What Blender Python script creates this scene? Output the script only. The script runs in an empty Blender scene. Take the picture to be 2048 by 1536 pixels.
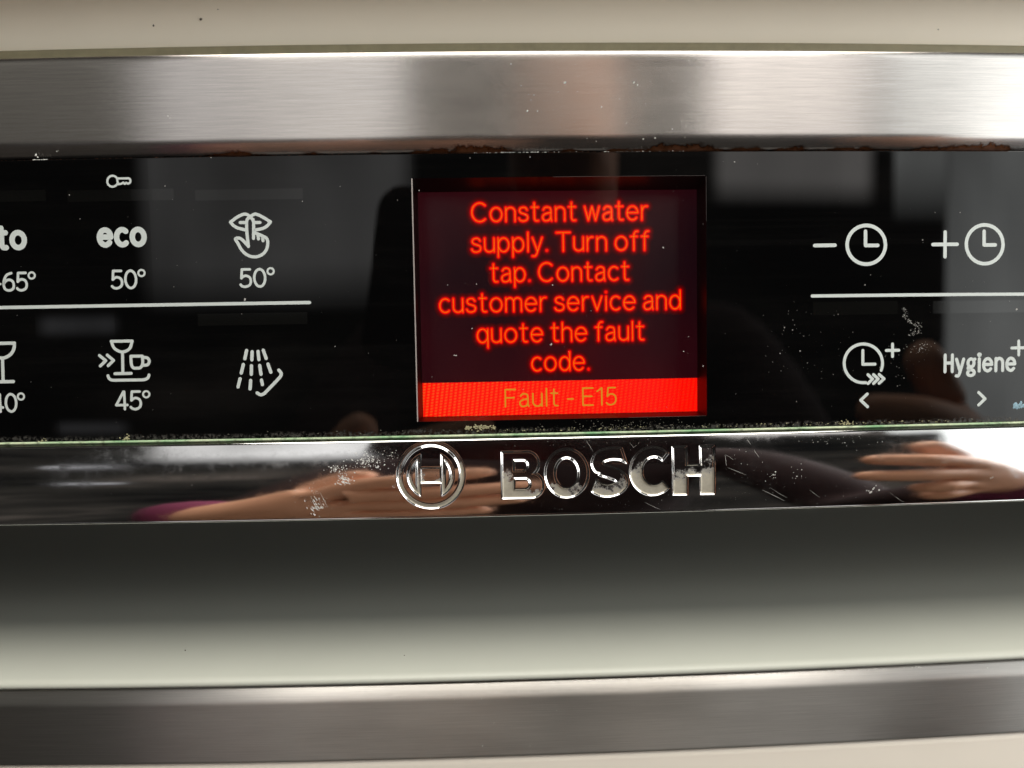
import bpy, bmesh, math, random
import numpy as np
from mathutils import Vector, Matrix
random.seed(7)
scene = bpy.context.scene
COL = scene.collection
MM = 0.001
BOW = 0.2468e-3            # the front of the appliance is very slightly convex: y = BOW * x^2 (mm)
DIST = 153.8               # lens to fascia, mm
FPX = 1538.0               # focal length in pixels of the 2048 px wide photograph
YAW, PITCH, ROLL = 0.0273016, 0.0552451, -0.0170635

# ------------------------------------------------------------------ camera
_cy, _sy, _cp, _sp = math.cos(YAW), math.sin(YAW), math.cos(PITCH), math.sin(PITCH)
FW = Vector((_sy*_cp, _cy*_cp, -_sp)); _r = Vector((_cy, -_sy, 0)); _u = _r.cross(FW)
RT = math.cos(ROLL)*_r + math.sin(ROLL)*_u
UP = -math.sin(ROLL)*_r + math.cos(ROLL)*_u
cam_data = bpy.data.cameras.new('camera')
cam = bpy.data.objects.new('camera', cam_data); COL.objects.link(cam)
m = Matrix((RT, UP, -FW)).transposed().to_4x4(); m.translation = Vector((0, -DIST*MM, 0))
cam.matrix_world = m
cam_data.sensor_fit = 'HORIZONTAL'; cam_data.sensor_width = 36.0
cam_data.lens = FPX/2048*36.0
cam_data.clip_start = 0.002; cam_data.clip_end = 50
cam_data.dof.use_dof = True; cam_data.dof.focus_distance = 0.1545; cam_data.dof.aperture_fstop = 10.5
scene.camera = cam

# ------------------------------------------------------------------ world and lamps
world = bpy.data.worlds.new('World'); scene.world = world; world.use_nodes = True
bg = world.node_tree.nodes['Background']
bg.inputs['Color'].default_value = (1.0, 0.93, 0.84, 1); bg.inputs['Strength'].default_value = 1.0
# a dim kitchen behind the photographer: dark, with soft lighter patches
_wt = world.node_tree; _tc = _wt.nodes.new('ShaderNodeTexCoord'); _mp = _wt.nodes.new('ShaderNodeMapping')
_mp.inputs['Scale'].default_value = (2.2, 2.2, 9.0); _nz = _wt.nodes.new('ShaderNodeTexNoise')
_nz.inputs['Scale'].default_value = 1.6; _nz.inputs['Detail'].default_value = 3.0
_rp = _wt.nodes.new('ShaderNodeValToRGB'); _e = _rp.color_ramp.elements
_e[0].position = 0.34; _e[0].color = (0.006, 0.006, 0.006, 1); _e[1].position = 0.78; _e[1].color = (0.12, 0.10, 0.085, 1)
_m = _e.new(0.55); _m.color = (0.026, 0.024, 0.021, 1)
_wt.links.new(_tc.outputs['Generated'], _mp.inputs['Vector']); _wt.links.new(_mp.outputs[0], _nz.inputs['Vector'])
_wt.links.new(_nz.outputs['Fac'], _rp.inputs['Fac']); _wt.links.new(_rp.outputs['Color'], bg.inputs['Color'])

def N(nt, kind, **kw):
    n = nt.nodes.new(kind)
    for k, v in kw.items():
        if hasattr(n, k): setattr(n, k, v)
        else: n.inputs[k].default_value = v
    return n
def math_(nt, op, a, b=None, clamp=False):
    n = N(nt, 'ShaderNodeMath', operation=op); n.use_clamp = clamp
    for i, s in enumerate((a, b)):
        if s is None: continue
        if isinstance(s, (int, float)): n.inputs[i].default_value = s
        else: nt.links.new(s, n.inputs[i])
    return n.outputs[0]
def window_and_fill_lamp(name, x0, x1, z0, z1, y, radiance, color, fade=(0, 0)):
    ld = bpy.data.lights.new(name, 'AREA'); ld.shape = 'RECTANGLE'
    ld.size = (x1-x0); ld.size_y = (z1-z0); ld.color = color
    ld.energy = radiance*math.pi*ld.size*ld.size_y
    # uneven light, as through a window with things outside it
    ld.use_nodes = True; lt = ld.node_tree; em = lt.nodes['Emission']
    ge = lt.nodes.new('ShaderNodeNewGeometry'); mp = lt.nodes.new('ShaderNodeMapping'); nz = lt.nodes.new('ShaderNodeTexNoise'); mr = lt.nodes.new('ShaderNodeMapRange')
    mp.inputs['Location'].default_value = (x0*3.1, z0*2.3, 0); mp.inputs['Scale'].default_value = ((x1-x0)*2.2, (z1-z0)*1.1, 1)
    nz.inputs['Scale'].default_value = 1.0; nz.inputs['Detail'].default_value = 2.0
    mr.inputs['From Min'].default_value = 0.32; mr.inputs['From Max'].default_value = 0.68; mr.inputs['To Min'].default_value = 0.62; mr.inputs['To Max'].default_value = 1.30
    lt.links.new(ge.outputs['Parametric'], mp.inputs['Vector']); lt.links.new(mp.outputs[0], nz.inputs['Vector'])
    lt.links.new(nz.outputs['Fac'], mr.inputs['Value']); val = mr.outputs[0]
    sx = lt.nodes.new('ShaderNodeSeparateXYZ'); lt.links.new(ge.outputs['Parametric'], sx.inputs[0])
    for k in (0, 1):                                  # lamp edges faded in the emission to soften their reflections
        if fade[k]:
            a = math_(lt, 'SUBTRACT', 0.5, math_(lt, 'ABSOLUTE', math_(lt, 'SUBTRACT', sx.outputs[k], 0.5)))
            val = math_(lt, 'MULTIPLY', val, math_(lt, 'MINIMUM', math_(lt, 'MULTIPLY', a, 1.0/fade[k]), 1.0, clamp=True))
    lt.links.new(val, em.inputs['Strength'])
    o = bpy.data.objects.new(name, ld); COL.objects.link(o)
    o.location = ((x0+x1)/2, y, (z0+z1)/2)
    o.rotation_euler = (math.radians(90), 0, 0)      # emits towards +Y, to the appliance
    return o
window_and_fill_lamp('window_and_fill_light', -1.135, -0.22, 0.09, 1.7, -2.0, 0.82, (1.0, 0.985, 0.97), fade=(0.07, 0.09))
window_and_fill_lamp('window_and_fill_light', 0.72, 1.295, 0.375, 1.9, -2.0, 1.75, (1.0, 0.95, 0.91), fade=(0.07, 0.05))
window_and_fill_lamp('window_and_fill_light', 1.36, 1.56, 0.33, 1.9, -2.0, 1.95, (0.97, 1.0, 0.98), fade=(0, 0.12))
window_and_fill_lamp('window_and_fill_light', 1.562, 3.40, -0.95, 1.9, -2.0, 1.95, (0.97, 1.0, 0.98))
window_and_fill_lamp('window_and_fill_light', -1.50, -1.20, 0.035, 0.10, -2.0, 0.5, (0.95, 0.95, 1.0), fade=(0.15, 0.3))
window_and_fill_lamp('window_and_fill_light', -1.46, -1.18, -0.25, -0.21, -2.0, 0.45, (0.95, 0.95, 1.0), fade=(0.15, 0.3))
window_and_fill_lamp('window_and_fill_light', -2.6, -1.14, 0.60, 1.9, -2.0, 0.22, (1.0, 0.98, 0.88))  # dim lamp added in place of a wall, lifts the steel's left end
side = window_and_fill_lamp('window_and_fill_light', -0.55, 0.55, 0.0, 1.5, 0, 8.5, (1.0, 0.985, 0.95))  # unseen side lamp added to brighten the hands and cream surfaces
side.location = (1.9, -0.60, 0.65); side.rotation_euler = (math.radians(90), 0, math.radians(90))
cl = bpy.data.lights.new('ceiling_light', 'AREA'); cl.shape = 'RECTANGLE'; cl.size = 1.6; cl.size_y = 1.3
cl.energy = 38.0; cl.color = (1.0, 0.95, 0.86)
clo = bpy.data.objects.new('ceiling_light', cl); COL.objects.link(clo)
clo.location = (0.15, -0.68, 1.50)
clo.rotation_euler = (0, 0, 0)
scene.view_settings.view_transform = 'Standard'; scene.view_settings.look = 'None'
scene.view_settings.exposure = 0.0; scene.view_settings.gamma = 1.0
scene.view_settings.use_curve_mapping = False
scene.cycles.max_bounces = 8; scene.cycles.glossy_bounces = 6
scene.cycles.sample_clamp_indirect = 6.0

# ------------------------------------------------------------------ measuring helpers
def bow(x): return BOW*x*x
def M(u, v, off=0.0):
    """measured picture position -> (x, z) in mm on the bowed fascia, 'off' mm behind its face"""
    d = FW + (u-1024)/FPX*RT - (v-768)/FPX*UP
    y = 0.0
    for _ in range(12):
        t = (DIST+y+off)/d.y; x = t*d.x; y = bow(x)
    return (x, t*d.z)

# ------------------------------------------------------------------ node helpers
def mat(name):
    mt = bpy.data.materials.new(name); mt.use_nodes = True
    nt = mt.node_tree; b = nt.nodes['Principled BSDF']
    return mt, nt, b
def noise(nt, scale, detail=4, rough=0.6, stretch=(1, 1, 1), off=(0, 0, 0)):
    tc = N(nt, 'ShaderNodeTexCoord'); mp = N(nt, 'ShaderNodeMapping')
    mp.inputs['Scale'].default_value = stretch; mp.inputs['Location'].default_value = off
    nt.links.new(tc.outputs['Object'], mp.inputs['Vector'])
    n = N(nt, 'ShaderNodeTexNoise'); n.inputs['Scale'].default_value = scale
    n.inputs['Detail'].default_value = detail; n.inputs['Roughness'].default_value = rough
    nt.links.new(mp.outputs['Vector'], n.inputs['Vector'])
    return n.outputs['Fac']
def ramp(nt, src, stops):
    r = N(nt, 'ShaderNodeValToRGB'); e = r.color_ramp.elements
    while len(e) < len(stops): e.new(0.5)
    for el, (p, c) in zip(e, stops):
        el.position = p; el.color = (c, c, c, 1) if not hasattr(c, '__len__') else (*c, 1)
    nt.links.new(src, r.inputs['Fac']); return r.outputs['Color']
def mixc(nt, fac, a, b):
    n = N(nt, 'ShaderNodeMix', data_type='RGBA')
    def setin(i, s):
        if isinstance(s, tuple): n.inputs[i].default_value = (*s, 1)
        else: nt.links.new(s, n.inputs[i])
    if isinstance(fac, (int, float)): n.inputs[0].default_value = fac
    else: nt.links.new(fac, n.inputs[0])
    setin(6, a); setin(7, b); return n.outputs[2]
def coord(nt, axis):
    tc = N(nt, 'ShaderNodeTexCoord'); s = N(nt, 'ShaderNodeSeparateXYZ')
    nt.links.new(tc.outputs['Object'], s.inputs[0]); return s.outputs[axis]
def bump(nt, b, src, strength, dist):
    n = N(nt, 'ShaderNodeBump'); n.inputs['Strength'].default_value = strength; n.inputs['Distance'].default_value = dist
    nt.links.new(src, n.inputs['Height']); nt.links.new(n.outputs[0], b.inputs['Normal'])

# ------------------------------------------------------------------ materials
def steel_mat(name, base, rough, aniso, rust_z=None):
    mt, nt, b = mat(name)
    b.inputs['Metallic'].default_value = 1.0
    fine = noise(nt, 1.0, 4, 0.75, (70, 70, 4200)); broad = noise(nt, 22, 4, 0.6, (1, 1, 2.5))
    g = math_(nt, 'ADD', math_(nt, 'MULTIPLY', fine, 0.75), math_(nt, 'MULTIPLY', broad, 0.30))
    g = math_(nt, 'ADD', math_(nt, 'ADD', 0.14, math_(nt, 'MULTIPLY', ramp(nt, fine, [(0.30, 0), (0.70, 1)]), 0.42)), math_(nt, 'MULTIPLY', broad, 0.30))
    col = mixc(nt, g, tuple(c*0.72 for c in base), tuple(min(1, c*1.22) for c in base))
    rgh = math_(nt, 'ADD', math_(nt, 'MULTIPLY', broad, 0.12), rough-0.06)
    met = None
    # pale water marks
    sp = ramp(nt, noise(nt, 900, 2, 0.5), [(0.70, 0), (0.76, 1)])
    area = ramp(nt, noise(nt, 26, 2, 0.5, off=(3, 1, 2)), [(0.54, 0), (0.70, 0.22)])
    spot = math_(nt, 'MULTIPLY', sp, area)
    col = mixc(nt, spot, col, (0.75, 0.74, 0.72))
    if rust_z is not None:
        z = coord(nt, 2)
        h = math_(nt, 'MULTIPLY', math_(nt, 'SUBTRACT', z, rust_z*MM), 1000.0)       # mm above the lower edge
        nz = noise(nt, 420, 5, 0.75, (1, 1, 0.8)); patch = noise(nt, 38, 3, 0.6, (1, 1, 0.2), (5, 0, 0))
        lim = math_(nt, 'MULTIPLY', math_(nt, 'MULTIPLY', nz, ramp(nt, patch, [(0.36, 0.08), (0.62, 1.0)])), 3.6)
        k = math_(nt, 'SUBTRACT', lim, h)
        rust = ramp(nt, math_(nt, 'MULTIPLY', k, 0.55), [(0.10, 0), (0.30, 1)])
        rmet = ramp(nt, math_(nt, 'MULTIPLY', k, 0.55), [(0.28, 0), (0.75, 1)])
        rc = mixc(nt, noise(nt, 900, 4, 0.7), (0.035, 0.012, 0.006), (0.24, 0.085, 0.030))
        col = mixc(nt, rust, col, rc)
        met = math_(nt, 'SUBTRACT', 1.0, rmet)
        nt.links.new(met, b.inputs['Metallic'])
        rgh = math_(nt, 'ADD', rgh, math_(nt, 'MULTIPLY', rmet, 0.5))
    nt.links.new(col, b.inputs['Base Color']); nt.links.new(rgh, b.inputs['Roughness'])
    b.inputs['Anisotropic'].default_value = aniso
    tg = N(nt, 'ShaderNodeTangent'); tg.direction_type = 'UV_MAP'; tg.uv_map = 'brush'
    nt.links.new(tg.outputs[0], b.inputs['Tangent'])
    bump(nt, b, fine, 0.12, 0.00004)
    return mt
STEEL = steel_mat('brushed_steel', (0.66, 0.625, 0.60), 0.21, 1.0, rust_z=37.4)
STEEL_LOW = steel_mat('brushed_steel_strip', (0.60, 0.58, 0.555), 0.32, 1.0)

def simple(name, col, rough=0.5, metal=0.0, spec=0.5, var=0.0, vscale=60, bmp=0.0):
    mt, nt, b = mat(name)
    b.inputs['Roughness'].default_value = rough; b.inputs['Metallic'].default_value = metal
    b.inputs['Specular IOR Level'].default_value = spec
    n = noise(nt, vscale, 5, 0.6)
    c = mixc(nt, n, tuple(v*(1-var) for v in col), tuple(min(1, v*(1+var)) for v in col))
    nt.links.new(c, b.inputs['Base Color'])
    if bmp: bump(nt, b, noise(nt, vscale*25, 3, 0.6), bmp, 0.0001)
    return mt
CREAM = simple('cream_lacquer', (0.90, 0.83, 0.69), 0.42, var=0.06, vscale=18, bmp=0.06)
DOORCREAM = simple('cream_door_front', (0.84, 0.78, 0.69), 0.45, var=0.05, vscale=25, bmp=0.05)
OLIVE = simple('olive_strip', (0.24, 0.215, 0.13), 0.6, var=0.3, vscale=300, bmp=0.2)
RECESS = simple('grip_lacquer', (0.47, 0.485, 0.43), 0.40, var=0.06, vscale=30, bmp=0.05)
BODY = simple('dark_gap', (0.012, 0.011, 0.010), 0.8, var=0.3)
FRAME = simple('display_frame_plastic', (0.014, 0.011, 0.011), 0.45, spec=0.25, var=0.2, vscale=300)
FRAME_EDGE = simple('display_cut_edge', (0.42, 0.38, 0.36), 0.25, var=0.1)
FRAME_DIM = simple('display_inner_edge', (0.09, 0.075, 0.072), 0.3, var=0.2)
PRINT = simple('white_print', (0.66, 0.72, 0.70), 0.35, var=0.07, vscale=500)
SENSOR = simple('sensor_window', (0.0042, 0.0042, 0.0039), 0.06, var=0.1)
RUST = simple('rust', (0.13, 0.045, 0.018), 0.9, var=0.7, vscale=1500)
LIME = simple('limescale', (0.72, 0.72, 0.68), 0.75, var=0.2, vscale=900)
DUST = simple('dust', (0.44, 0.43, 0.41), 0.9, var=0.2, vscale=900)
GRIME = simple('grime', (0.115, 0.105, 0.085), 0.9, var=0.6, vscale=1200)
YELLOW = simple('dried_residue', (0.36, 0.33, 0.20), 0.9, var=0.5, vscale=1500)
BLUE = simple('blue_flake', (0.30, 0.48, 0.58), 0.6, var=0.3, vscale=1500)
DARKSPOT = simple('dark_spot', (0.10, 0.09, 0.07), 0.9, var=0.3)

def gasket_mat():
    mt, nt, b = mat('green_gasket')
    n = noise(nt, 60, 4, 0.7, (1, 1, 1)); n2 = noise(nt, 700, 4, 0.7)
    c = mixc(nt, ramp(nt, n, [(0.35, 0), (0.65, 1)]), (0.16, 0.36, 0.17), (0.62, 0.64, 0.46))
    c = mixc(nt, ramp(nt, n2, [(0.5, 0), (0.7, 0.8)]), c, (0.05, 0.055, 0.03))
    nt.links.new(c, b.inputs['Base Color']); b.inputs['Roughness'].default_value = 0.55
    bump(nt, b, n2, 0.5, 0.0002)
    return mt
GASKET = gasket_mat()

def glass_mat():
    mt, nt, b = mat('black_glass')
    smear = ramp(nt, noise(nt, 30, 6, 0.75, (0.5, 1, 2.2)), [(0.50, 0), (0.85, 1)])
    wipe = ramp(nt, noise(nt, 90, 5, 0.7, (0.06, 1, 5)), [(0.5, 0), (0.8, 1)])
    dirt = math_(nt, 'ADD', math_(nt, 'MULTIPLY', smear, 0.5), math_(nt, 'MULTIPLY', wipe, 0.35))
    # grime that has collected along the lower edge
    z = coord(nt, 2)
    h = math_(nt, 'MULTIPLY', math_(nt, 'ADD', z, 0.0187), 1000.0)
    edge = ramp(nt, math_(nt, 'SUBTRACT', math_(nt, 'MULTIPLY', noise(nt, 210, 6, 0.75, (0.6, 1, 1.4)), 3.4), h), [(0.35, 0), (1.0, 1)])
    edge = math_(nt, 'MULTIPLY', edge, ramp(nt, noise(nt, 1500, 4, 0.7), [(0.45, 0), (0.62, 1)]))
    d = math_(nt, 'ADD', math_(nt, 'MULTIPLY', dirt, 0.020), math_(nt, 'MULTIPLY', edge, 0.16), clamp=True)
    c = mixc(nt, d, (0.0018, 0.0018, 0.0019), (0.30, 0.28, 0.26))
    nt.links.new(c, b.inputs['Base Color'])
    r = math_(nt, 'ADD', math_(nt, 'MULTIPLY', dirt, 0.06), math_(nt, 'ADD', math_(nt, 'MULTIPLY', edge, 0.6), 0.015))
    nt.links.new(r, b.inputs['Roughness']); b.inputs['IOR'].default_value = 1.43
    return mt
GLASS = glass_mat()

def chrome_mat():
    mt, nt, b = mat('chrome')
    b.inputs['Metallic'].default_value = 1.0
    haze = ramp(nt, noise(nt, 45, 6, 0.7, (0.7, 1, 1.6), (2, 0, 1)), [(0.47, 0), (0.74, 1)])
    fine = ramp(nt, noise(nt, 420, 5, 0.7), [(0.45, 0), (0.72, 1)])
    hz = math_(nt, 'MULTIPLY', haze, math_(nt, 'ADD', math_(nt, 'MULTIPLY', fine, 0.7), 0.3))
    c = mixc(nt, math_(nt, 'MULTIPLY', hz, 0.5), (0.80, 0.80, 0.80), (0.62, 0.62, 0.60))
    nt.links.new(c, b.inputs['Base Color'])
    nt.links.new(math_(nt, 'ADD', math_(nt, 'MULTIPLY', hz, 0.26), 0.052), b.inputs['Roughness'])
    return mt
CHROME = chrome_mat()

def letter_mat(name, amount, off):
    """engraved letter: chrome with the remains of pale paint"""
    mt, nt, b = mat(name)
    n1 = noise(nt, 130, 5, 0.7, off=off); n2 = noise(nt, 900, 4, 0.7)
    z = coord(nt, 2)
    low = math_(nt, 'MULTIPLY', math_(nt, 'ADD', z, 0.0265), -45.0)          # more paint is left low in the letters
    k = math_(nt, 'ADD', math_(nt, 'ADD', n1, math_(nt, 'MULTIPLY', n2, 0.22)), low)
    p = ramp(nt, k, [(amount-0.02, 0), (amount+0.09, 1)])
    c = mixc(nt, p, (0.70, 0.69, 0.68), mixc(nt, n2, (0.36, 0.33, 0.26), (0.66, 0.62, 0.52)))
    nt.links.new(c, b.inputs['Base Color'])
    nt.links.new(math_(nt, 'SUBTRACT', 1.0, math_(nt, 'MULTIPLY', p, 0.75)), b.inputs['Metallic'])
    nt.links.new(math_(nt, 'ADD', math_(nt, 'MULTIPLY', p, 0.38), 0.12), b.inputs['Roughness'])
    return mt

def emit(name, col, strength, base=(0.01, 0.01, 0.01)):
    mt, nt, b = mat(name)
    b.inputs['Base Color'].default_value = (*base, 1); b.inputs['Roughness'].default_value = 0.3
    n = noise(nt, 2500, 2, 0.5)
    c = mixc(nt, n, tuple(v*0.85 for v in col), col)
    nt.links.new(c, b.inputs['Emission Color']); b.inputs['Emission Strength'].default_value = strength
    return mt
SCREEN = emit('display_background', (0.018, 0.0022, 0.004), 1.0, (0.012, 0.008, 0.010))
_nt = SCREEN.node_tree                                  # uneven backlight
_c = mixc(_nt, ramp(_nt, noise(_nt, 26, 2, 0.5, off=(1, 0, 3)), [(0.36, 0), (0.66, 1)]), (0.009, 0.0018, 0.0035), (0.036, 0.0020, 0.0040))
_nt.links.new(_c, _nt.nodes['Principled BSDF'].inputs['Emission Color'])
TXT_HALO = emit('painted_glow_inner', (0.26, 0.0, 0.002), 1.0)  # glow around the letters, painted as nested dim red emission strokes
TXT_HALO2 = emit('painted_glow_mid', (0.105, 0.0, 0.001), 1.0)
TXT_HALO3 = emit('painted_glow_outer', (0.048, 0.001, 0.002), 1.0)
TXT_RED = emit('display_text_red', (1.0, 0.0, 0.0), 1.0)
TXT_CORE = emit('display_text_core', (1.0, 0.23, 0.0), 1.0)
TXT_BAR = emit('display_bar_text', (0.80, 0.33, 0.02), 0.9)
def bar_mat():
    mt, nt, b = mat('display_bar')
    b.inputs['Base Color'].default_value = (0.02, 0.005, 0.005, 1)
    def wave(scale, rot):
        tc = N(nt, 'ShaderNodeTexCoord'); mp = N(nt, 'ShaderNodeMapping')
        mp.inputs['Rotation'].default_value = (0, rot, 0)
        nt.links.new(tc.outputs['Object'], mp.inputs['Vector'])
        w = N(nt, 'ShaderNodeTexWave'); w.wave_type = 'BANDS'; w.bands_direction = 'Z'
        w.inputs['Scale'].default_value = scale; w.inputs['Distortion'].default_value = 0.6
        nt.links.new(mp.outputs['Vector'], w.inputs['Vector']); return w.outputs['Fac']
    g = math_(nt, 'MULTIPLY', wave(520, 0.16), wave(330, 1.45))
    x = coord(nt, 0)
    left = ramp(nt, math_(nt, 'ADD', math_(nt, 'MULTIPLY', x, -18.0), 0.75), [(0.0, 0.15), (1.0, 1.0)])
    c = mixc(nt, math_(nt, 'MULTIPLY', g, left), (1.0, 0.003, 0.001), (1.0, 0.10, 0.012))
    nt.links.new(c, b.inputs['Emission Color']); b.inputs['Emission Strength'].default_value = 1.05
    return mt
BAR = bar_mat()
def pane_mat():
    mt, nt, b = mat('clear_window')
    out = nt.nodes['Material Output']
    tr = N(nt, 'ShaderNodeBsdfTransparent'); tr.inputs[0].default_value = (0.97, 0.95, 0.95, 1)
    gl = N(nt, 'ShaderNodeBsdfGlossy'); gl.inputs['Roughness'].default_value = 0.02
    fr = N(nt, 'ShaderNodeFresnel'); fr.inputs['IOR'].default_value = 1.36
    mx = N(nt, 'ShaderNodeMixShader')
    nt.links.new(fr.outputs[0], mx.inputs[0]); nt.links.new(tr.outputs[0], mx.inputs[1]); nt.links.new(gl.outputs[0], mx.inputs[2])
    nt.links.new(mx.outputs[0], out.inputs['Surface'])
    return mt
PANE = pane_mat()

# ------------------------------------------------------------------ mesh helpers
def link(name, verts, faces, material, parent=None, smooth=False, uv=False, normals=None):
    me = bpy.data.meshes.new(name)
    me.from_pydata([(v[0]*MM, v[1]*MM, v[2]*MM) for v in verts], [], faces)
    me.materials.append(material)
    if uv:
        l = me.uv_layers.new(name='brush')
        vi = np.empty(len(me.loops), dtype=np.int32); me.loops.foreach_get('vertex_index', vi)
        va = np.array(verts, dtype=np.float64)
        l.data.foreach_set('uv', np.stack([va[vi, 2]*0.01, va[vi, 0]*0.01], 1).astype(np.float32).ravel())
    if smooth: me.polygons.foreach_set('use_smooth', [True]*len(me.polygons))
    me.update()
    if normals is not None: me.normals_split_custom_set_from_vertices([tuple(n) for n in normals])
    o = bpy.data.objects.new(name, me); COL.objects.link(o)
    if parent: o.parent = parent
    return o
def tag(o, label=None, cat=None, group=None, kind=None):
    for k, v in (('label', label), ('category', cat), ('group', group), ('kind', kind)):
        if v: o[k] = v
    return o
XL, XR = -298.0, 298.0
def xs_range(a, b, step): n = max(1, int(round((b-a)/step))); return [a+(b-a)*i/n for i in range(n+1)]
def sheet(name, profile, material, parent=None, x0=XL, x1=XR, step=5.0, smooth=True, uv=False):
    """profile [(z, off)] from top to bottom, swept along the bowed front; faces look towards -Y"""
    xs = xs_range(x0, x1, step); n = len(profile); V = []; F = []
    for x in xs:
        for z, off in profile: V.append((x, bow(x)+off, z))
    for i in range(len(xs)-1):
        for j in range(n-1):
            a = i*n+j; F.append((a, a+1, a+n+1, a+n))
    return link(name, V, F, material, parent, smooth, uv)
def arcpts(cx, cy, rx, ry, a0, a1, n=14):
    return [(cx+rx*math.cos(math.radians(a0+(a1-a0)*i/n)), cy+ry*math.sin(math.radians(a0+(a1-a0)*i/n))) for i in range(n+1)]

class Strokes:
    """flat ink: round-ended ribbons on the (bowed) face; every stroke lies a little above the one before"""
    def __init__(s, off, lift=-0.006): s.V = []; s.F = []; s.off = off; s.lift = lift; s.k = 0
    def _ribbon(s, P, w, closed):
        off = s.off + s.lift*s.k; s.k = (s.k+1) % 5
        n = len(P); h = w/2; L = []; R = []
        for i in range(n):
            if closed: a, b = P[i-1], P[(i+1) % n]
            else: a, b = P[max(0, i-1)], P[min(n-1, i+1)]
            p = P[i]
            def unit(q, r):
                dx, dz = r[0]-q[0], r[1]-q[1]; l = math.hypot(dx, dz) or 1; return dx/l, dz/l
            d1 = unit(a, p) if (closed or i > 0) else unit(p, b)
            d2 = unit(p, b) if (closed or i < n-1) else d1
            nx, nz = -(d1[1]+d2[1]), d1[0]+d2[0]; l = math.hypot(nx, nz) or 1; nx /= l; nz /= l
            c = max(0.55, nx*-d1[1]+nz*d1[0]); L.append((p[0]+nx*h/c, p[1]+nz*h/c)); R.append((p[0]-nx*h/c, p[1]-nz*h/c))
        base = len(s.V)
        pt = lambda q: (q[0], bow(q[0])+off, q[1])
        s.V += [pt(q) for q in L]+[pt(q) for q in R]
        for i in range(n if closed else n-1):
            j = (i+1) % n; s.F.append((base+i, base+n+i, base+n+j, base+j))
        if not closed:
            for e, q, i in ((0, P[1], 0), (1, P[-2], n-1)):
                p = P[i]; ang = math.atan2(p[1]-q[1], p[0]-q[0])
                ring = [(p[0]+h*math.cos(ang+math.pi/2-math.pi*k/6), p[1]+h*math.sin(ang+math.pi/2-math.pi*k/6)) for k in range(1, 6)]
                b = len(s.V); s.V += [pt(r) for r in ring]
                li, ri = base+i, base+n+i
                st, en = (ri, li) if e == 0 else (li, ri)
                s.F.append(tuple([st]+list(range(b, b+5))+[en])[::-1])
    def add(s, P, w, closed=False):
        # split where the line turns sharply, so that every ribbon is clean
        if closed: s._ribbon(P, w, True); return
        Q = [P[0]]
        for a, b in zip(P[:-1], P[1:]):
            k = max(1, math.ceil(math.hypot(b[0]-a[0], b[1]-a[1])/3.0))
            Q += [(a[0]+(b[0]-a[0])*i/k, a[1]+(b[1]-a[1])*i/k) for i in range(1, k+1)]
        P = Q
        cur = [P[0]]
        for i in range(1, len(P)):
            cur.append(P[i])
            if i < len(P)-1:
                a = math.atan2(P[i][1]-P[i-1][1], P[i][0]-P[i-1][0]); b = math.atan2(P[i+1][1]-P[i][1], P[i+1][0]-P[i][0])
                t = abs((b-a+math.pi) % (2*math.pi)-math.pi)
                if t > math.radians(62): s._ribbon(cur, w, False); cur = [P[i]]
        if len(cur) > 1: s._ribbon(cur, w, False)
    def dot(s, p, r):
        off = s.off+s.lift*s.k; s.k = (s.k+1) % 5; b = len(s.V)
        for i in range(12):
            a = -2*math.pi*i/12; s.V.append((p[0]+r*math.cos(a), bow(p[0])+off, p[1]+r*math.sin(a)))
        s.F.append(tuple(range(b, b+12)))
    def build(s, name, material, parent): return link(name, s.V, s.F, material, parent)

def spline(P, n=6, closed=False):
    """Catmull-Rom through the measured points"""
    out = []; k = len(P)
    for i in range(k if closed else k-1):
        g = lambda j: P[j % k] if closed else P[min(k-1, max(0, j))]
        p0, p1, p2, p3 = g(i-1), g(i), g(i+1), g(i+2)
        for q in range(n):
            t = q/n
            out.append(tuple(0.5*(2*p1[c]+(p2[c]-p0[c])*t+(2*p0[c]-5*p1[c]+4*p2[c]-p3[c])*t*t+(3*p1[c]-p0[c]-3*p2[c]+p3[c])*t**3) for c in (0, 1)))
    if not closed: out.append(P[-1])
    return out

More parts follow.
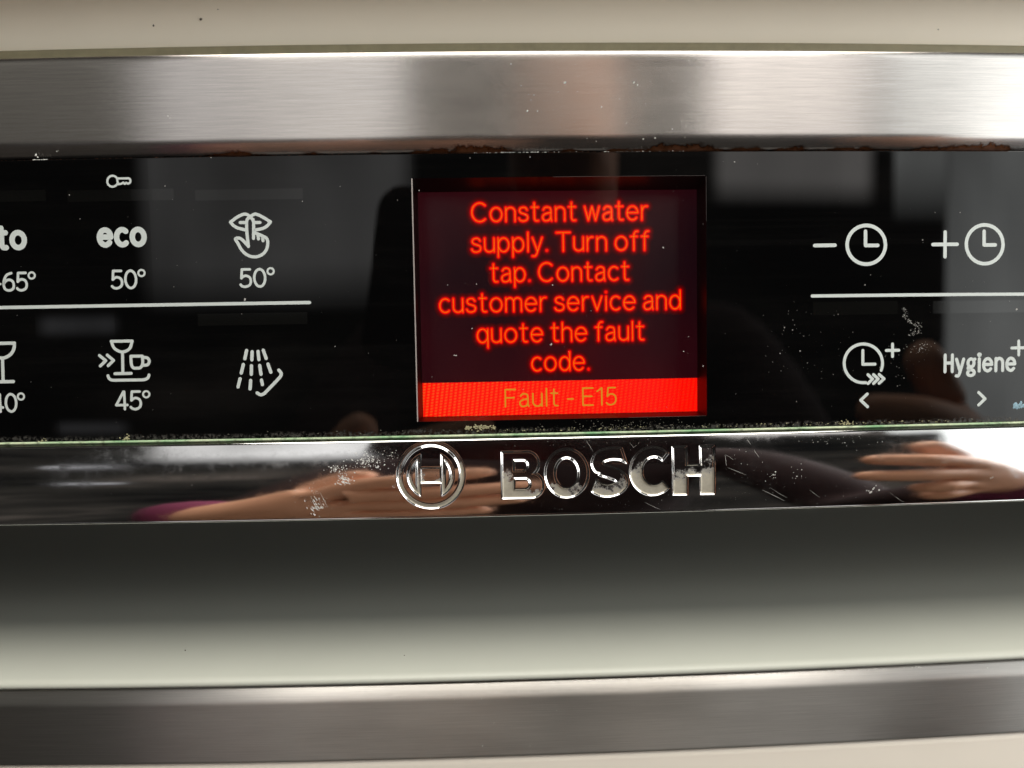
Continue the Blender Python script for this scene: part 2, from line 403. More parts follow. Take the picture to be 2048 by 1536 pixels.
# stroke alphabet: cap height 1, x-height .74; each entry (width, [(points, closed)], [dots])
X = 0.74
def _el(cx, w): return (arcpts(cx, X/2, w, X/2, 0, 345, 23), True)
def glyphs():
    G = {}
    G['C'] = (.80, [(arcpts(.43, .5, .43, .5, 48, 312, 22), False)], [])
    G['T'] = (.72, [([(0, 1), (.72, 1)], False), ([(.36, 1), (.36, 0)], False)], [])
    G['F'] = (.56, [([(.56, 1), (0, 1), (0, 0)], False), ([(0, .52), (.48, .52)], False)], [])
    G['E'] = (.56, [([(.56, 1), (0, 1), (0, 0), (.56, 0)], False), ([(0, .52), (.50, .52)], False)], [])
    G['H'] = (.52, [([(0, 0), (0, 1)], False), ([(.52, 0), (.52, 1)], False), ([(0, .52), (.52, .52)], False)], [])
    G['1'] = (.28, [([(0, .80), (.26, 1), (.26, 0)], False)], [])
    G['5'] = (.54, [([(.50, 1), (.09, 1), (.05, .50)], False), (spline([(.05, .50), (.16, .60), (.30, .63), (.47, .54), (.53, .32), (.46, .10), (.26, 0), (.09, .03), (0, .12)]), False)], [])
    G['6'] = (.56, [(spline([(.44, 1), (.20, .90), (.05, .64), (0, .34), (.07, .09), (.28, 0), (.49, .09), (.55, .31), (.49, .53), (.30, .62), (.11, .54), (.02, .40)]), False)], [])
    G['0'] = (.56, [(arcpts(.28, .5, .28, .5, 0, 345, 23), True)], [])
    G['4'] = (.58, [([(.58, .24), (0, .24), (.40, 1), (.44, 1), (.44, 0)], False)], [])
    G['o'] = (.62, [_el(.31, .31)], [])
    G['c'] = (.52, [(arcpts(.30, X/2, .30, X/2, 50, 310, 18), False)], [])
    G['e'] = (.60, [([(.02, .39), (.59, .39)], False), (arcpts(.30, X/2, .30, X/2, 3, 318, 20), False)], [])
    G['n'] = (.50, [([(0, 0), (0, X)], False), ([(0, .48)]+arcpts(.25, .49, .25, .25, 170, 0, 9)+[(.50, 0)], False)], [])
    G['m'] = (.84, [([(0, 0), (0, X)], False), ([(0, .52)]+arcpts(.21, .53, .21, .21, 170, 0, 9)+[(.42, 0)], False), ([(.42, .52)]+arcpts(.63, .53, .21, .21, 170, 0, 9)+[(.84, 0)], False)], [])
    G['h'] = (.50, [([(0, 0), (0, 1.02)], False), ([(0, .48)]+arcpts(.25, .49, .25, .25, 170, 0, 9)+[(.50, 0)], False)], [])
    G['u'] = (.50, [([(0, X)]+arcpts(.25, .25, .25, .25, 180, 350, 9)+[(.50, .27)], False), ([(.50, X), (.50, 0)], False)], [])
    G['r'] = (.30, [([(0, 0), (0, X)], False), (spline([(0, .46), (.07, .64), (.18, .73), (.30, .73)]), False)], [])
    G['s'] = (.47, [(spline([(.44, .60), (.36, .71), (.23, .74), (.08, .69), (.03, .56), (.10, .45), (.25, .39), (.42, .32), (.47, .18), (.40, .05), (.23, 0), (.07, .04), (0, .15)], 4), False)], [])
    G['t'] = (.38, [([(.15, .97)]+[(.15, .16)]+spline([(.16, .12), (.22, .02), (.37, .01)], 4), False), ([(0, X), (.36, X)], False)], [])
    G['a'] = (.50, [(spline([(.05, .60), (.13, .71), (.27, .74), (.42, .68), (.46, .52)], 4)+[(.46, .15), (.50, .0)], False), (spline([(.46, .44), (.22, .40), (.05, .31), (.01, .16), (.08, .03), (.22, 0), (.38, .06), (.46, .20)], 4), False)], [])
    G['w'] = (.80, [([(0, X), (.20, 0), (.40, X), (.60, 0), (.80, X)], False)], [])
    G['v'] = (.52, [([(0, X), (.26, 0), (.52, X)], False)], [])
    G['y'] = (.52, [([(0, X), (.26, .02)], False), ([(.52, X), (.24, -.10)]+spline([(.22, -.15), (.13, -.26), (-.01, -.26)], 4), False)], [])
    G['p'] = (.57, [([(0, X), (0, -.28)], False), _el(.29, .28)], [])
    G['q'] = (.57, [([(.57, X), (.57, -.28)], False), _el(.28, .28)], [])
    G['d'] = (.57, [([(.57, 1.02), (.57, 0)], False), _el(.28, .28)], [])
    G['l'] = (.04, [([(.02, 0), (.02, 1.02)], False)], [])
    G['i'] = (.04, [([(.02, 0), (.02, X)], False)], [(.02, .98)])
    G['f'] = (.36, [(spline([(.38, 1.02), (.25, 1.0), (.17, .86)], 4)+[(.16, .7), (.16, 0)], False), ([(0, X), (.34, X)], False)], [])
    G['g'] = (.52, [(arcpts(.24, .50, .22, .24, 0, 345, 17), True), (spline([(.40, .66), (.52, .72)]), False), (spline([(.10, .30), (.03, .20), (.10, .10), (.36, .07), (.48, -.06), (.42, -.20), (.22, -.26), (.04, -.20), (.0, -.08), (.10, .06)], 4), False)], [])
    G['-'] = (.30, [([(0, .38), (.30, .38)], False)], [])
    G['.'] = (.06, [], [(.03, .04)])
    return G
GLY = glyphs()
def lay(text, gap=.20, space=.42):
    """(glyph, x) list and the total width at cap height 1"""
    x = 0; out = []
    for ch in text:
        if ch == ' ': x += space-gap; continue
        out.append((ch, x)); x += GLY[ch][0]+gap
    return out, x-gap
def write(st, text, u0, v0, u1, v1, cap, w, off, gap=.20, dot=None, space=.42):
    """text with its baseline from picture point (u0, v0) to (u1, v1); cap height and line width in mm"""
    a = M(u0, v0, off); b = M(u1, v1, off); L, W = lay(text, gap, space)
    sx = (b[0]-a[0])/W; z0 = (a[1]+b[1])/2
    tr = lambda p, x: (a[0]+(x+p[0])*sx, z0+p[1]*cap)
    for ch, x in L:
        for P, closed in GLY[ch][1]: st.add([tr(p, x) for p in P], w, closed)
        for d in GLY[ch][2]: st.dot(tr(d, x), dot or w*0.75)

# ------------------------------------------------------------------ the dishwasher
washer = bpy.data.objects.new('dishwasher', None); COL.objects.link(washer)
washer.location = (0, 0, -0.12)
washer_inv = Matrix.Translation((0, 0, 0.12))
tag(washer, 'built-in dishwasher front with steel, black glass and chrome bands and a red display', 'dishwasher')
def under(o):
    o.parent = washer; o.matrix_parent_inverse = washer_inv; return o

GOFF = 0.55                                                   # glass sits slightly behind the steel face
under(sheet('body', [(58.0, 30), (57.2, 7), (57.0, 4.5), (37.6, 4.5), (37.0, 16), (-18.4, 16), (-18.6, 4), (-34, 4), (-34.2, 106), (-90, 106)], BODY, step=10, smooth=False))
for sx in (XL, XR):
    yb = bow(sx)
    under(link('side_panel', [(sx+d, yb+y, z) for d in (-.9, .9) for y, z in ((.6, 56.4), (106, 56.4), (106, -139), (.6, -139))], [(0, 1, 2, 3), (7, 6, 5, 4), (0, 4, 5, 1), (1, 5, 6, 2), (2, 6, 7, 3), (3, 7, 4, 0)], BODY))
top_panel = under(sheet('upper_panel', [(56.6, 6.0), (57.0, 3.5), (57.0, 1.2), (56.96, .55), (56.85, .30), (56.5, .14), (56.0, .04), (55.5, 0), (54.7, 0), (52, 0), (48, 0), (44, 0), (40.9, 0), (40.6, 0), (40.1, .04), (39.6, .22), (39.0, .52), (38.3, .95), (37.75, 1.32), (37.55, 1.7), (37.5, 2.6), (37.5, 4.2)], STEEL, step=3, uv=True))
top_panel['label'] = 'brushed steel upper panel with rust along its lower edge'

# black glass with an opening for the display
oTL, oTR, oBR, oBL = M(823, 357, GOFF), M(1415, 351, GOFF), M(1411, 832, GOFF), M(836, 843, GOFF)
HX0 = (oTL[0]+oBL[0])/2; HX1 = (oTR[0]+oBR[0])/2; HZ1 = (oTL[1]+oTR[1])/2; HZ0 = (oBL[1]+oBR[1])/2
def glass_panel():
    xs = xs_range(XL, HX0, 4)[:-1]+xs_range(HX0, HX1, 4)+xs_range(HX1, XR, 4)[1:]
    pr = [(37.30, GOFF+2.5), (37.30, GOFF+.16), (37.16, GOFF)]+[(z, GOFF) for z in (HZ1, HZ0)]+[(-18.45, GOFF), (-18.6, GOFF+.2), (-18.6, GOFF+2.5)]
    n = len(pr); V = []; F = []
    for x in xs:
        for z, off in pr: V.append((x, bow(x)+off, z))
    for i in range(len(xs)-1):
        for j in range(n-1):
            if j == 3 and HX0-1e-6 <= xs[i] and xs[i+1] <= HX1+1e-6: continue
            a = i*n+j; F.append((a, a+1, a+n+1, a+n))
    return link('glass_panel', V, F, GLASS)
glass = under(glass_panel())
glass['label'] = 'glossy black glass control panel with white printed symbols'

# display: a deep window with a clear pane, dark walls and the screen at its back
SOFF = GOFF+9.0
iTL, iTR, iBR, iBL = M(836, 384, SOFF), M(1393.5, 380, SOFF), M(1395, 826, SOFF), M(845.5, 831, SOFF)
SX0 = (iTL[0]+iBL[0])/2; SX1 = (iTR[0]+iBR[0])/2; SZ1 = (iTL[1]+iTR[1])/2; SZ0 = (iBL[1]+iBR[1])/2
def frame():
    V = []; F = []
    O = [(HX0, HZ1), (HX1, HZ1), (HX1, HZ0), (HX0, HZ0)]; I = [(SX0, SZ1), (SX1, SZ1), (SX1, SZ0), (SX0, SZ0)]
    for i in range(4):
        a, b = O[i], O[(i+1) % 4]; c, d = I[(i+1) % 4], I[i]; n = 12
        for k in range(n+1):
            t = k/n; p = (a[0]+(b[0]-a[0])*t, a[1]+(b[1]-a[1])*t); q = (d[0]+(c[0]-d[0])*t, d[1]+(c[1]-d[1])*t)
            V.append((p[0], bow(p[0])+GOFF, p[1])); V.append((q[0], bow(q[0])+SOFF+.02, q[1]))
            if k: s = len(V)-4; F.append((s, s+2, s+3, s+1))
    return link('display_frame', V, F, FRAME)
display = under(sheet('display', [(SZ1+.6, SOFF), (SZ0-.6, SOFF)], SCREEN, x0=SX0-.6, x1=SX1+.6, step=3, smooth=False))
display['label'] = 'recessed dark display with glowing red letters'
frame().parent = display
def pane():
    xs = xs_range(HX0+.02, HX1-.02, 3); V = []; F = []
    for x in xs: V += [(x, bow(x)+GOFF+.12, HZ1-.02), (x, bow(x)+GOFF+.12, HZ0+.02)]
    for i in range(len(xs)-1): F.append((2*i, 2*i+1, 2*i+3, 2*i+2))
    return link('window_pane', V, F, PANE, display)
pane()
# the cut edge of the opening, a thin pale line
def edge_strip(name, a, b, w, parent):
    s = Strokes(GOFF-.02); s.add([(a[0]+(b[0]-a[0])*k/8, a[1]+(b[1]-a[1])*k/8) for k in range(9)], w); return s.build(name, FRAME_EDGE if w > .1 else FRAME_DIM, parent)
edge_strip('window_edge', (HX0, HZ1-.1), (HX0, HZ0+.1), .24, display)
edge_strip('window_edge', (HX0+28, HZ1), (HX1-.2, HZ1), .05, display)
edge_strip('window_edge', (HX1, HZ1-.2), (HX1, HZ1-9), .05, display)
edge_strip('window_edge', (HX1-16, HZ0), (HX1-.2, HZ0), .06, display)
# fault bar
bTL, bTR, bBL, bBR = M(845, 767, SOFF), M(1393, 755, SOFF), M(847, 833, SOFF), M(1393, 824, SOFF)
sheet('fault_bar', [((bTL[1]+bTR[1])/2, SOFF-.05), (SZ0+.05, SOFF-.05)], BAR, display, x0=SX0+.05, x1=SX1-.05, step=3, smooth=False)
LINES = [('Constant water', 944, 443, 1294, 440.5), ('supply. Turn off', 944, 503.5, 1296, 501), ('tap. Contact', 982, 563.5, 1257, 561),
         ('customer service and', 880, 624.5, 1360, 618.5), ('quote the fault', 955, 685, 1287, 680), ('code.', 1064, 742, 1178, 739.5)]
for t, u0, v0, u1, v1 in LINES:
    for nm, w, dz, mt in (('painted_halo', 2.5, .02, TXT_HALO3), ('painted_halo', 1.75, .07, TXT_HALO2), ('painted_halo', 1.15, .12, TXT_HALO), ('text_line', .72, .17, TXT_RED), ('text_core', .13, .24, TXT_CORE)):
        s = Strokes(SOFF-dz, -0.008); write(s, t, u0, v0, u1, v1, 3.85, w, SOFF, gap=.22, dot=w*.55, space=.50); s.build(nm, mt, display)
s = Strokes(SOFF-.12, -0.008); write(s, 'Fault - E15', 1011, 813, 1232, 809.5, 3.65, .34, SOFF, gap=.24, space=.55); s.build('fault_code', TXT_BAR, display)

# ------------------------------------------------------------------ print on the glass
PO = GOFF-.012
PX = lambda P: [M(u, v, PO) for u, v in P]
def symbol(name, strokes, w=.62, label=None, dots=()):
    s = Strokes(PO)
    for st in strokes:
        P, closed = (st[0], True) if (isinstance(st, tuple) and len(st) == 2 and st[1] is True) else (st, False)
        s.add(PX(P), w, closed)
    o = s.build(name, PRINT, glass)
    if label: o['label'] = label
    return o
def circ(cx, cy, rx, ry, a0=0, a1=345, n=32): return arcpts(cx, cy, rx, ry, a0, a1, n)
def printed(name, text, u0, v0, u1, v1, cap, w, gap=.18):
    s = Strokes(PO); write(s, text, u0, v0, u1, v1, cap, w, PO, gap=gap); return s.build(name, PRINT, glass)
def degrees(text, u0, v0, u1, v1, cap, ring):
    s = Strokes(PO); write(s, text, u0, v0, u1, v1, cap, .52, PO, gap=.17)
    s.add(PX(circ(ring[0], ring[1], ring[2], ring[2], n=20)), .40, True)
    o = s.build('temperature', PRINT, glass); return o
symbol('key_symbol', [circ(225, 362.5, 10.5, 11, 28, 330, 20)[::1]+[(236, 368.5), (243, 367.5), (246.5, 365), (249.5, 368), (252.5, 365.5), (256, 367.5)]+arcpts(256.5, 361.8, 4.6, 5.2, 80, -85, 8)+[(236, 357)]], .42)
def bold(name, text, u0, v0, u1, v1, xh, w):
    s = Strokes(PO); write(s, text, u0, v0, u1, v1, xh/X, w, PO, gap=.30); return s.build(name, PRINT, glass)
bold('eco_text', 'eco', 199.5, 490, 289, 489, 2.96, 1.08)
bold('auto_text', 'to', -2, 496, 49.5, 495, 2.96, 1.08)
symbol('auto_text', [[(-20, 462), (-20, 497)], [(-45, 462), (-45, 485), (-36, 496), (-26, 492)]], 1.3)
degrees('65', 8, 581, 54.5, 580.5, 3.42, (63.5, 551, 6.3)); symbol('range_dash', [[(-14, 568), (1, 568)]], .45)
degrees('50', 224.5, 576.5, 273, 576, 3.42, (283, 546, 6.3))
degrees('50', 481.5, 573.5, 531, 573, 3.42, (541.3, 542.5, 6.3))
degrees('40', -15, 823.5, 33.5, 823, 3.5, (42, 793, 6.3))
degrees('45', 233, 818.5, 282.5, 818, 3.5, (292.5, 788.5, 6.3))
lips = spline([(461, 444.2), (474, 434.5), (487, 428.5), (495, 429.5), (500.4, 434)], 5)
lips2 = spline([(500.4, 434), (506, 429.5), (513, 428.5), (526, 434.5), (541, 443.7)], 5)
symbol('silence_symbol', [lips, lips2, spline([(541, 443.7), (534, 452), (524.8, 457), (507.5, 460.5)], 5), spline([(461, 444.2), (467, 451), (476, 456), (493.5, 460.5)], 5),
    [(480.5, 445), (493, 445)], [(508, 445), (520, 445)],
    spline([(497, 493), (493.8, 465), (493.5, 443), (496, 437), (500.4, 434.5)], 4), [(500.4, 434.5), (506, 439), (507.3, 446), (507, 477)],
    spline([(497, 493), (489, 484), (483, 478.5), (477.5, 476), (471, 478), (475.5, 486), (483.5, 500), (494.7, 510), (509, 513.8), (523, 510), (533, 499), (535.6, 486), (533.5, 477), (526, 472.5), (518.5, 469), (508, 465)], 4),
    [(516, 469), (517, 478)], [(525, 473), (526, 481.5)]], .62)
symbol('dividing_line', [[(-60, 616.5), (0, 615.2), (200, 611.8), (400, 608.4), (619, 605)]], .66)
symbol('dividing_line', [[(1624.5, 592), (1800, 590), (1950, 588.7), (2110, 588)]], .66)
symbol('glass_symbol', [[(-23, 687), (29, 686.2)], spline([(28.5, 687), (28, 697), (22, 708), (12, 714.5), (4.5, 716), (-4, 714.5), (-15, 708), (-21, 697), (-22, 687)], 4), [(5, 717), (6.3, 761)], [(-20, 764), (27, 763)]], .66)
symbol('glass_and_cup_symbol', [[(222.5, 682.6), (264.5, 682)], spline([(222.8, 683), (227.5, 695), (236, 701.5), (245, 703.8), (254, 701.2), (260.6, 695), (264, 683)], 4), [(245, 705), (245.8, 744.6)], [(230, 747.3), (262.5, 746.7)],
    [(199, 711), (211.7, 721.4), (200.5, 732)], [(214.5, 710.2), (227.2, 720.8), (216.3, 731.4)],
    [(261.8, 712.4), (284.8, 712.2)], spline([(284.8, 712.2), (285.5, 727), (281, 735), (274, 736.3), (267, 735.5), (263, 729), (261.8, 712.4)], 4), spline([(286, 714.5), (295, 716), (298.6, 722.5), (295, 729.5), (286, 730.5)], 4),
    spline([(216, 751.3), (218.3, 757), (225, 760.3), (240, 760.3), (257, 760.1), (274, 759.9), (288, 759.4), (295.5, 756), (298, 750)], 3)], .60)
SH = [((493.2, 701), (489.7, 717.4)), ((504.3, 703.4), (503.7, 719.8)), ((516, 702.8), (517.8, 719.2)), ((526.6, 700.4), (532.4, 716.8)), ((486.7, 729), (482.6, 746)), ((503, 731.5), (502.5, 748.5)),
      ((519.5, 731), (522, 748.5)), ((536, 728), (541.8, 744.4)), ((480.3, 757.3), (476.2, 773.7)), ((501.4, 760.8), (500.2, 777.8)), ((523, 760.2), (524.8, 769))]
symbol('pre_rinse_symbol', [list(a) for a in SH]+[spline([(514.3, 785.8), (520.7, 789.3), (527.7, 787.5), (534, 781.5), (546, 769), (557, 757.5), (561.8, 751), (562, 745.5), (557.6, 740.3)], 4)], .66)
symbol('time_minus_symbol', [[(1629.5, 491), (1670, 490.4)], (circ(1732.6, 489.6, 38.3, 38.8, n=40), True), [(1731, 462.5), (1731, 491), (1755.5, 490.8)]], .74)
symbol('time_plus_symbol', [[(1866, 489), (1914.5, 488.5)], [(1890.4, 464), (1890, 513.5)], (circ(1969.3, 488.6, 36.8, 38.8, n=40), True), [(1968.2, 462.5), (1968.2, 490), (1990.5, 489.8)]], .74)
symbol('time_shorten_symbol', [arcpts(1726.7, 726.7, 38.3, 38.8, 21, -277, 40), [(1725.7, 701), (1725.7, 728.7), (1750, 728.3)], [(1772.5, 700.9), (1797.5, 700.4)], [(1785, 688), (1785, 713)],
    [(1736, 749.5), (1745.2, 758), (1736, 767)], [(1747, 749.3), (1756.4, 757.8), (1747, 766.8)], [(1758.2, 749), (1768, 757.6), (1758.2, 766.6)]], .62)
s = Strokes(PO); write(s, 'Hygiene', 1890, 743.5, 2029.5, 740.6, 3.45, .66, PO, gap=.30); s.build('hygiene_text', PRINT, glass)
symbol('hygiene_plus', [[(2023.5, 696), (2052, 695.3)], [(2037.5, 682), (2037.5, 710)]], .62)
symbol('left_arrow', [[(1734.6, 788), (1721.5, 800.4), (1735.2, 813.6)]], .62)
symbol('right_arrow', [[(1957.3, 785), (1970.3, 797.5), (1957.3, 810)]], .62)
def sensor(u0, v0, u1, v1):
    a = M(u0, v0, GOFF); b = M(u1, v1, GOFF)
    return sheet('sensor_window', [(a[1], GOFF-.006), (b[1], GOFF-.006)], SENSOR, glass, x0=a[0], x1=b[0], step=4, smooth=False)
for q in ((-60, 383, 92, 402), (134, 381, 348, 400), (390, 380, 606, 398), (1626, 604, 1795, 628), (1866, 602, 2070, 624), (395, 628, 615, 648)): sensor(*q)

# ------------------------------------------------------------------ gasket line and chrome trim with the engraved name
gk = under(sheet('gasket', [(-18.55, GOFF+1.5), (-18.55, -.15), (-18.72, -.32), (-18.95, -.30), (-19.0, .5)], GASKET, step=2))
gk['label'] = 'thin green grimy line between glass and chrome'
KC, ZC, COFF = 0.0185, -29.0, -1.05                           # vertical curvature of the chrome face
ZT, ZB = -19.75, -34.65
def face_off(z): return COFF+0.5*KC*(z-ZC)**2
# outlines as distance fields in mm (negative inside)
def box(x, z, x0, x1, z0, z1):
    dx = np.maximum(x0-x, x-x1); dz = np.maximum(z0-z, z-z1)
    return np.hypot(np.maximum(dx, 0), np.maximum(dz, 0))+np.minimum(np.maximum(dx, dz), 0)
def rbox(x, z, x0, x1, z0, z1, r):
    """square on the left, round on the right"""
    cx = np.maximum(x, (x0+x1)/2); a = box(cx, z, x0-r*3, x1-r, z0+r, z1-r)-r
    return np.maximum(a, x0-x)
def ell(x, z, cx, cz, rx, rz):
    k = np.hypot((x-cx)/rx, (z-cz)/rz); g = np.hypot((x-cx)/rx**2, (z-cz)/rz**2)
    return k*(k-1)/np.maximum(g, 1e-6)
def poly(x, z, P, w):
    d = np.full(x.shape, 1e9)
    for (ax, az), (bx, bz) in zip(P[:-1], P[1:]):
        ex, ez = bx-ax, bz-az; t = np.clip(((x-ax)*ex+(z-az)*ez)/(ex*ex+ez*ez), 0, 1)
        d = np.minimum(d, np.hypot(x-ax-t*ex, z-az-t*ez))
    return d-w/2
def half(x, z, px, pz, nx, nz): l = math.hypot(nx, nz); return ((x-px)*nx+(z-pz)*nz)/l
def norm_box(u0, v0, u1, v1):
    a = M(u0, v1, COFF); b = M(u1, v0, COFF); return a[0], a[1], b[0]-a[0], b[1]-a[1]
def L_B(x, z):
    x0, z0, W, H = norm_box(1003.5, 901.5, 1087.5, 999); x = (x-x0)/H; z = (z-z0)/H; W = W/H
    o = np.minimum(rbox(x, z, 0, W*.90, .46, 1, .255), rbox(x, z, 0, W, 0, .56, .275))
    h = np.minimum(rbox(x, z, .285, .535, .605, .785, .085), rbox(x, z, .285, .575, .215, .41, .09))
    return np.maximum(o, -h)*H
def L_O(x, z):
    x0, z0, W, H = norm_box(1089.5, 896, 1178, 998)
    return np.maximum(ell(x, z, x0+W/2, z0+H/2, W/2, H/2), -ell(x, z, x0+W/2, z0+H/2, W*.245, H*.29))
def L_S(x, z):
    x0, z0, W, H = norm_box(1179, 894.5, 1258, 996); s = H
    P = spline([(.78, .80), (.66, .855), (.44, .87), (.24, .81), (.17, .69), (.24, .57), (.42, .50), (.58, .43), (.66, .31), (.58, .19), (.38, .13), (.18, .18), (.06, .29)], 5)
    P = [(x0+p[0]*H, z0+p[1]*H) for p in P]
    d = poly(x, z, P, .265*H)
    d = np.maximum(d, half(x, z, x0+.72*H, z0+.84*H, .85, .25) * (z > z0+.5*H) + -1*(z <= z0+.5*H))
    d = np.maximum(d, half(x, z, x0+.085*H, z0+.25*H, -.85, .35) * (z < z0+.5*H) + -1*(z >= z0+.5*H))
    return d
def L_C(x, z):
    x0, z0, W, H = norm_box(1260, 892.5, 1343, 993.5); cx, cz = x0+.47*H, z0+H/2
    d = np.maximum(ell(x, z, cx, cz, .475*H, H/2), -ell(x, z, cx+.03*H, cz, .235*H, .27*H))
    d = np.maximum(d, -np.maximum(half(x, z, cx+.05*H, cz+.02*H, -.72, .62), half(x, z, cx+.05*H, cz-.02*H, -.72, -.62)))
    return d
def L_H(x, z):
    x0, z0, W, H = norm_box(1345.5, 891, 1430.5, 991.5)
    return np.minimum(np.minimum(box(x, z, x0, x0+.31*H, z0, z0+H), box(x, z, x0+W-.31*H, x0+W, z0, z0+H)), box(x, z, x0+.2*H, x0+W-.2*H, z0+.385*H, z0+.625*H))
EC = M(861.5, 951, COFF)
def L_RING(x, z):
    r = np.hypot(x-EC[0], z-EC[1]); return np.abs(r-6.30)-.58
def L_ARM(x, z):
    x = x-EC[0]; z = z-EC[1]; r = np.hypot(x, z); ax = np.abs(x)
    seg = np.maximum(r-4.75, 2.0-ax); slot = np.maximum(r-3.75, 2.95-ax)
    return np.minimum(np.maximum(seg, -slot), box(x, z, -2.2, 2.2, -1.62, 1.62))
SHAPES = [('emblem_ring', L_RING, .50, .06), ('emblem_armature', L_ARM, .66, .06), ('letter', L_B, .70, .1), ('letter', L_O, .73, .1), ('letter', L_S, .70, .1), ('letter', L_C, .60, .1), ('letter', L_H, .58, .1)]
DEPTH, BEV = 0.36, 0.56
def chrome():
    xa, xb = M(785, 950)[0], M(1440, 950)[0]
    xs = np.array(xs_range(XL, xa, 3)[:-1]+xs_range(xa, xb, .105)+xs_range(xb, XR, 3)[1:])
    zs = np.linspace(ZT, ZB, 142)
    XX, ZZ = np.meshgrid(xs, zs, indexing='ij')
    D = np.stack([fn(XX, ZZ) for _, fn, _, _ in SHAPES]); best = D.argmin(0); d = D.min(0)
    t = np.clip((-d+.10)/BEV, 0, 1); dep = DEPTH*(t*t*(3-2*t))
    rr = np.clip((-d)/.9, 0, 1)
    Y = BOW*XX**2 + COFF+0.5*KC*(ZZ-ZC)**2 + dep
    gx = np.gradient(Y, xs, axis=0); gz = np.gradient(Y, zs, axis=1)
    nrm = np.stack([gx, -np.ones_like(gx), gz], -1); nrm /= np.linalg.norm(nrm, axis=-1, keepdims=True)
    nx, nz = XX.shape
    idx = np.arange(nx*nz).reshape(nx, nz)
    quads = np.stack([idx[:-1, :-1], idx[:-1, 1:], idx[1:, 1:], idx[1:, :-1]], -1).reshape(-1, 4)
    dc = (d[:-1, :-1]+d[1:, 1:]+d[1:, :-1]+d[:-1, 1:]).ravel()/4; bc = best[:-1, :-1].ravel()
    owner = np.where(dc < -.22, bc, -1)
    allv = np.stack([XX, Y, ZZ], -1).reshape(-1, 3); alln = nrm.reshape(-1, 3)
    def sub(name, mask, material, extra=None):
        q = quads[mask]; used, inv = np.unique(q, return_inverse=True); q = inv.reshape(-1, 4)
        return link(name, allv[used].tolist(), q.tolist(), material, None, True, False, alln[used])
    trim = under(sub('chrome_trim', owner == -1, CHROME))
    trim['label'] = 'mirror chrome strip with engraved emblem and letters'
    for i, (nm, fn, am, _) in enumerate(SHAPES):
        o = sub(nm, owner == i, letter_mat('engraved_paint', am, (i*1.7, 0, i*.6))); o.parent = trim
    return trim
trim = chrome()
f0, f1 = face_off(ZT), face_off(ZB)
eg = sheet('top_bevel', [(-18.95, f0+1.2), (-18.98, f0+.75), (-19.12, f0+.50), (-19.40, f0+.20), (-19.62, f0+.06), (ZT, f0)], CHROME, trim, step=3)
sheet('bottom_bevel', [(ZB, f1), (-34.78, f1+.10), (-34.86, f1+.02), (-35.00, f1+.05), (-35.18, f1+.22), (-35.32, f1+.6), (-35.34, f1+2.1)], CHROME, trim, step=3)

# ------------------------------------------------------------------ grip recess, lower strip, cream door front, worktop
def arc_profile():
    P = spline([(-51.0, 84.0), (-54.0, 79.0), (-57.4, 67.0), (-60.0, 51.5), (-62.0, 36.5), (-63.8, 23.5), (-65.4, 13.0), (-66.9, 6.0), (-68.0, 2.0)], 5)
    return P+[(-68.5, 1.0), (-68.9, .78), (-69.25, .72), (-69.55, .85), (-69.75, 1.2), (-69.8, 5)]
rec = under(sheet('grip_recess', arc_profile(), RECESS, step=4)); rec['label'] = 'pale concave grip hollow under the chrome strip'
low = under(sheet('lower_strip', [(-69.95, 6), (-70.0, 1.6), (-70.12, 1.25), (-70.35, 1.02), (-72.2, .22), (-72.5, .10), (-72.85, .02), (-73.1, 0), (-73.4, 0), (-77, 0), (-81, 0), (-84.7, 0), (-85.0, 0), (-85.25, .08), (-85.4, .3), (-85.42, 3)], STEEL_LOW, step=3, uv=True))
low['label'] = 'darker brushed steel strip below the grip'
dr = under(sheet('door_front', [(-85.3, 6), (-85.5, 1.0), (-85.9, .55), (-87, .45), (-110, .45), (-140, .45)], DOORCREAM, step=6))
dr['label'] = 'cream door front under the steel strip'
wt = sheet('worktop_fascia', [(58.5, 15.2), (58.6, 14.0), (66, 14.0), (70, 13.8), (72.5, 13.5), (74.2, 12.6), (75.2, 10.8), (75.6, 7), (75.7, 4), (76.0, 2.6), (76.6, 2), (110, 1.8)], CREAM, step=6)
tag(wt, 'cream worktop edge above the steel panel, shaded towards the top', 'worktop')
sl = sheet('olive_band', [(63.35, 14.0), (63.3, 13.2), (63.0, 13.0), (61.0, 13.0), (58.0, 13.0), (57.2, 14.0)], OLIVE, step=4)  # olive-coloured strip along the joint above the steel panel
tag(sl, 'narrow olive strip between worktop edge and steel panel', 'seal')

# ------------------------------------------------------------------ dirt: flakes, specks, rust crumbs, painted glints
class Flakes:
    def __init__(s): s.V = []; s.F = []
    def add(s, x, y, z, r, h, asp=1.0, ang=None):
        n = random.choice((5, 6, 7)); b = len(s.V); ang = random.uniform(0, 6.3) if ang is None else ang
        ca, sa = math.cos(ang), math.sin(ang)
        for i in range(n):
            a = -2*math.pi*i/n; q = r*random.uniform(.55, 1.2); px, pz = q*math.cos(a)*asp, q*math.sin(a)
            s.V.append((x+px*ca-pz*sa, y+.004, z+px*sa+pz*ca))
        s.V.append((x, y-h, z))
        for i in range(n): s.F.append((b+i, b+(i+1) % n, b+n))
    def build(s, name, material, label, cat=None):
        o = link(name, s.V, s.F, material); o['kind'] = 'stuff'; o['label'] = label
        if cat: o['category'] = cat
        return o
def on_chrome(u, v):
    x, z = M(u, v, COFF); return x, bow(x)+face_off(z), z
fl = Flakes()
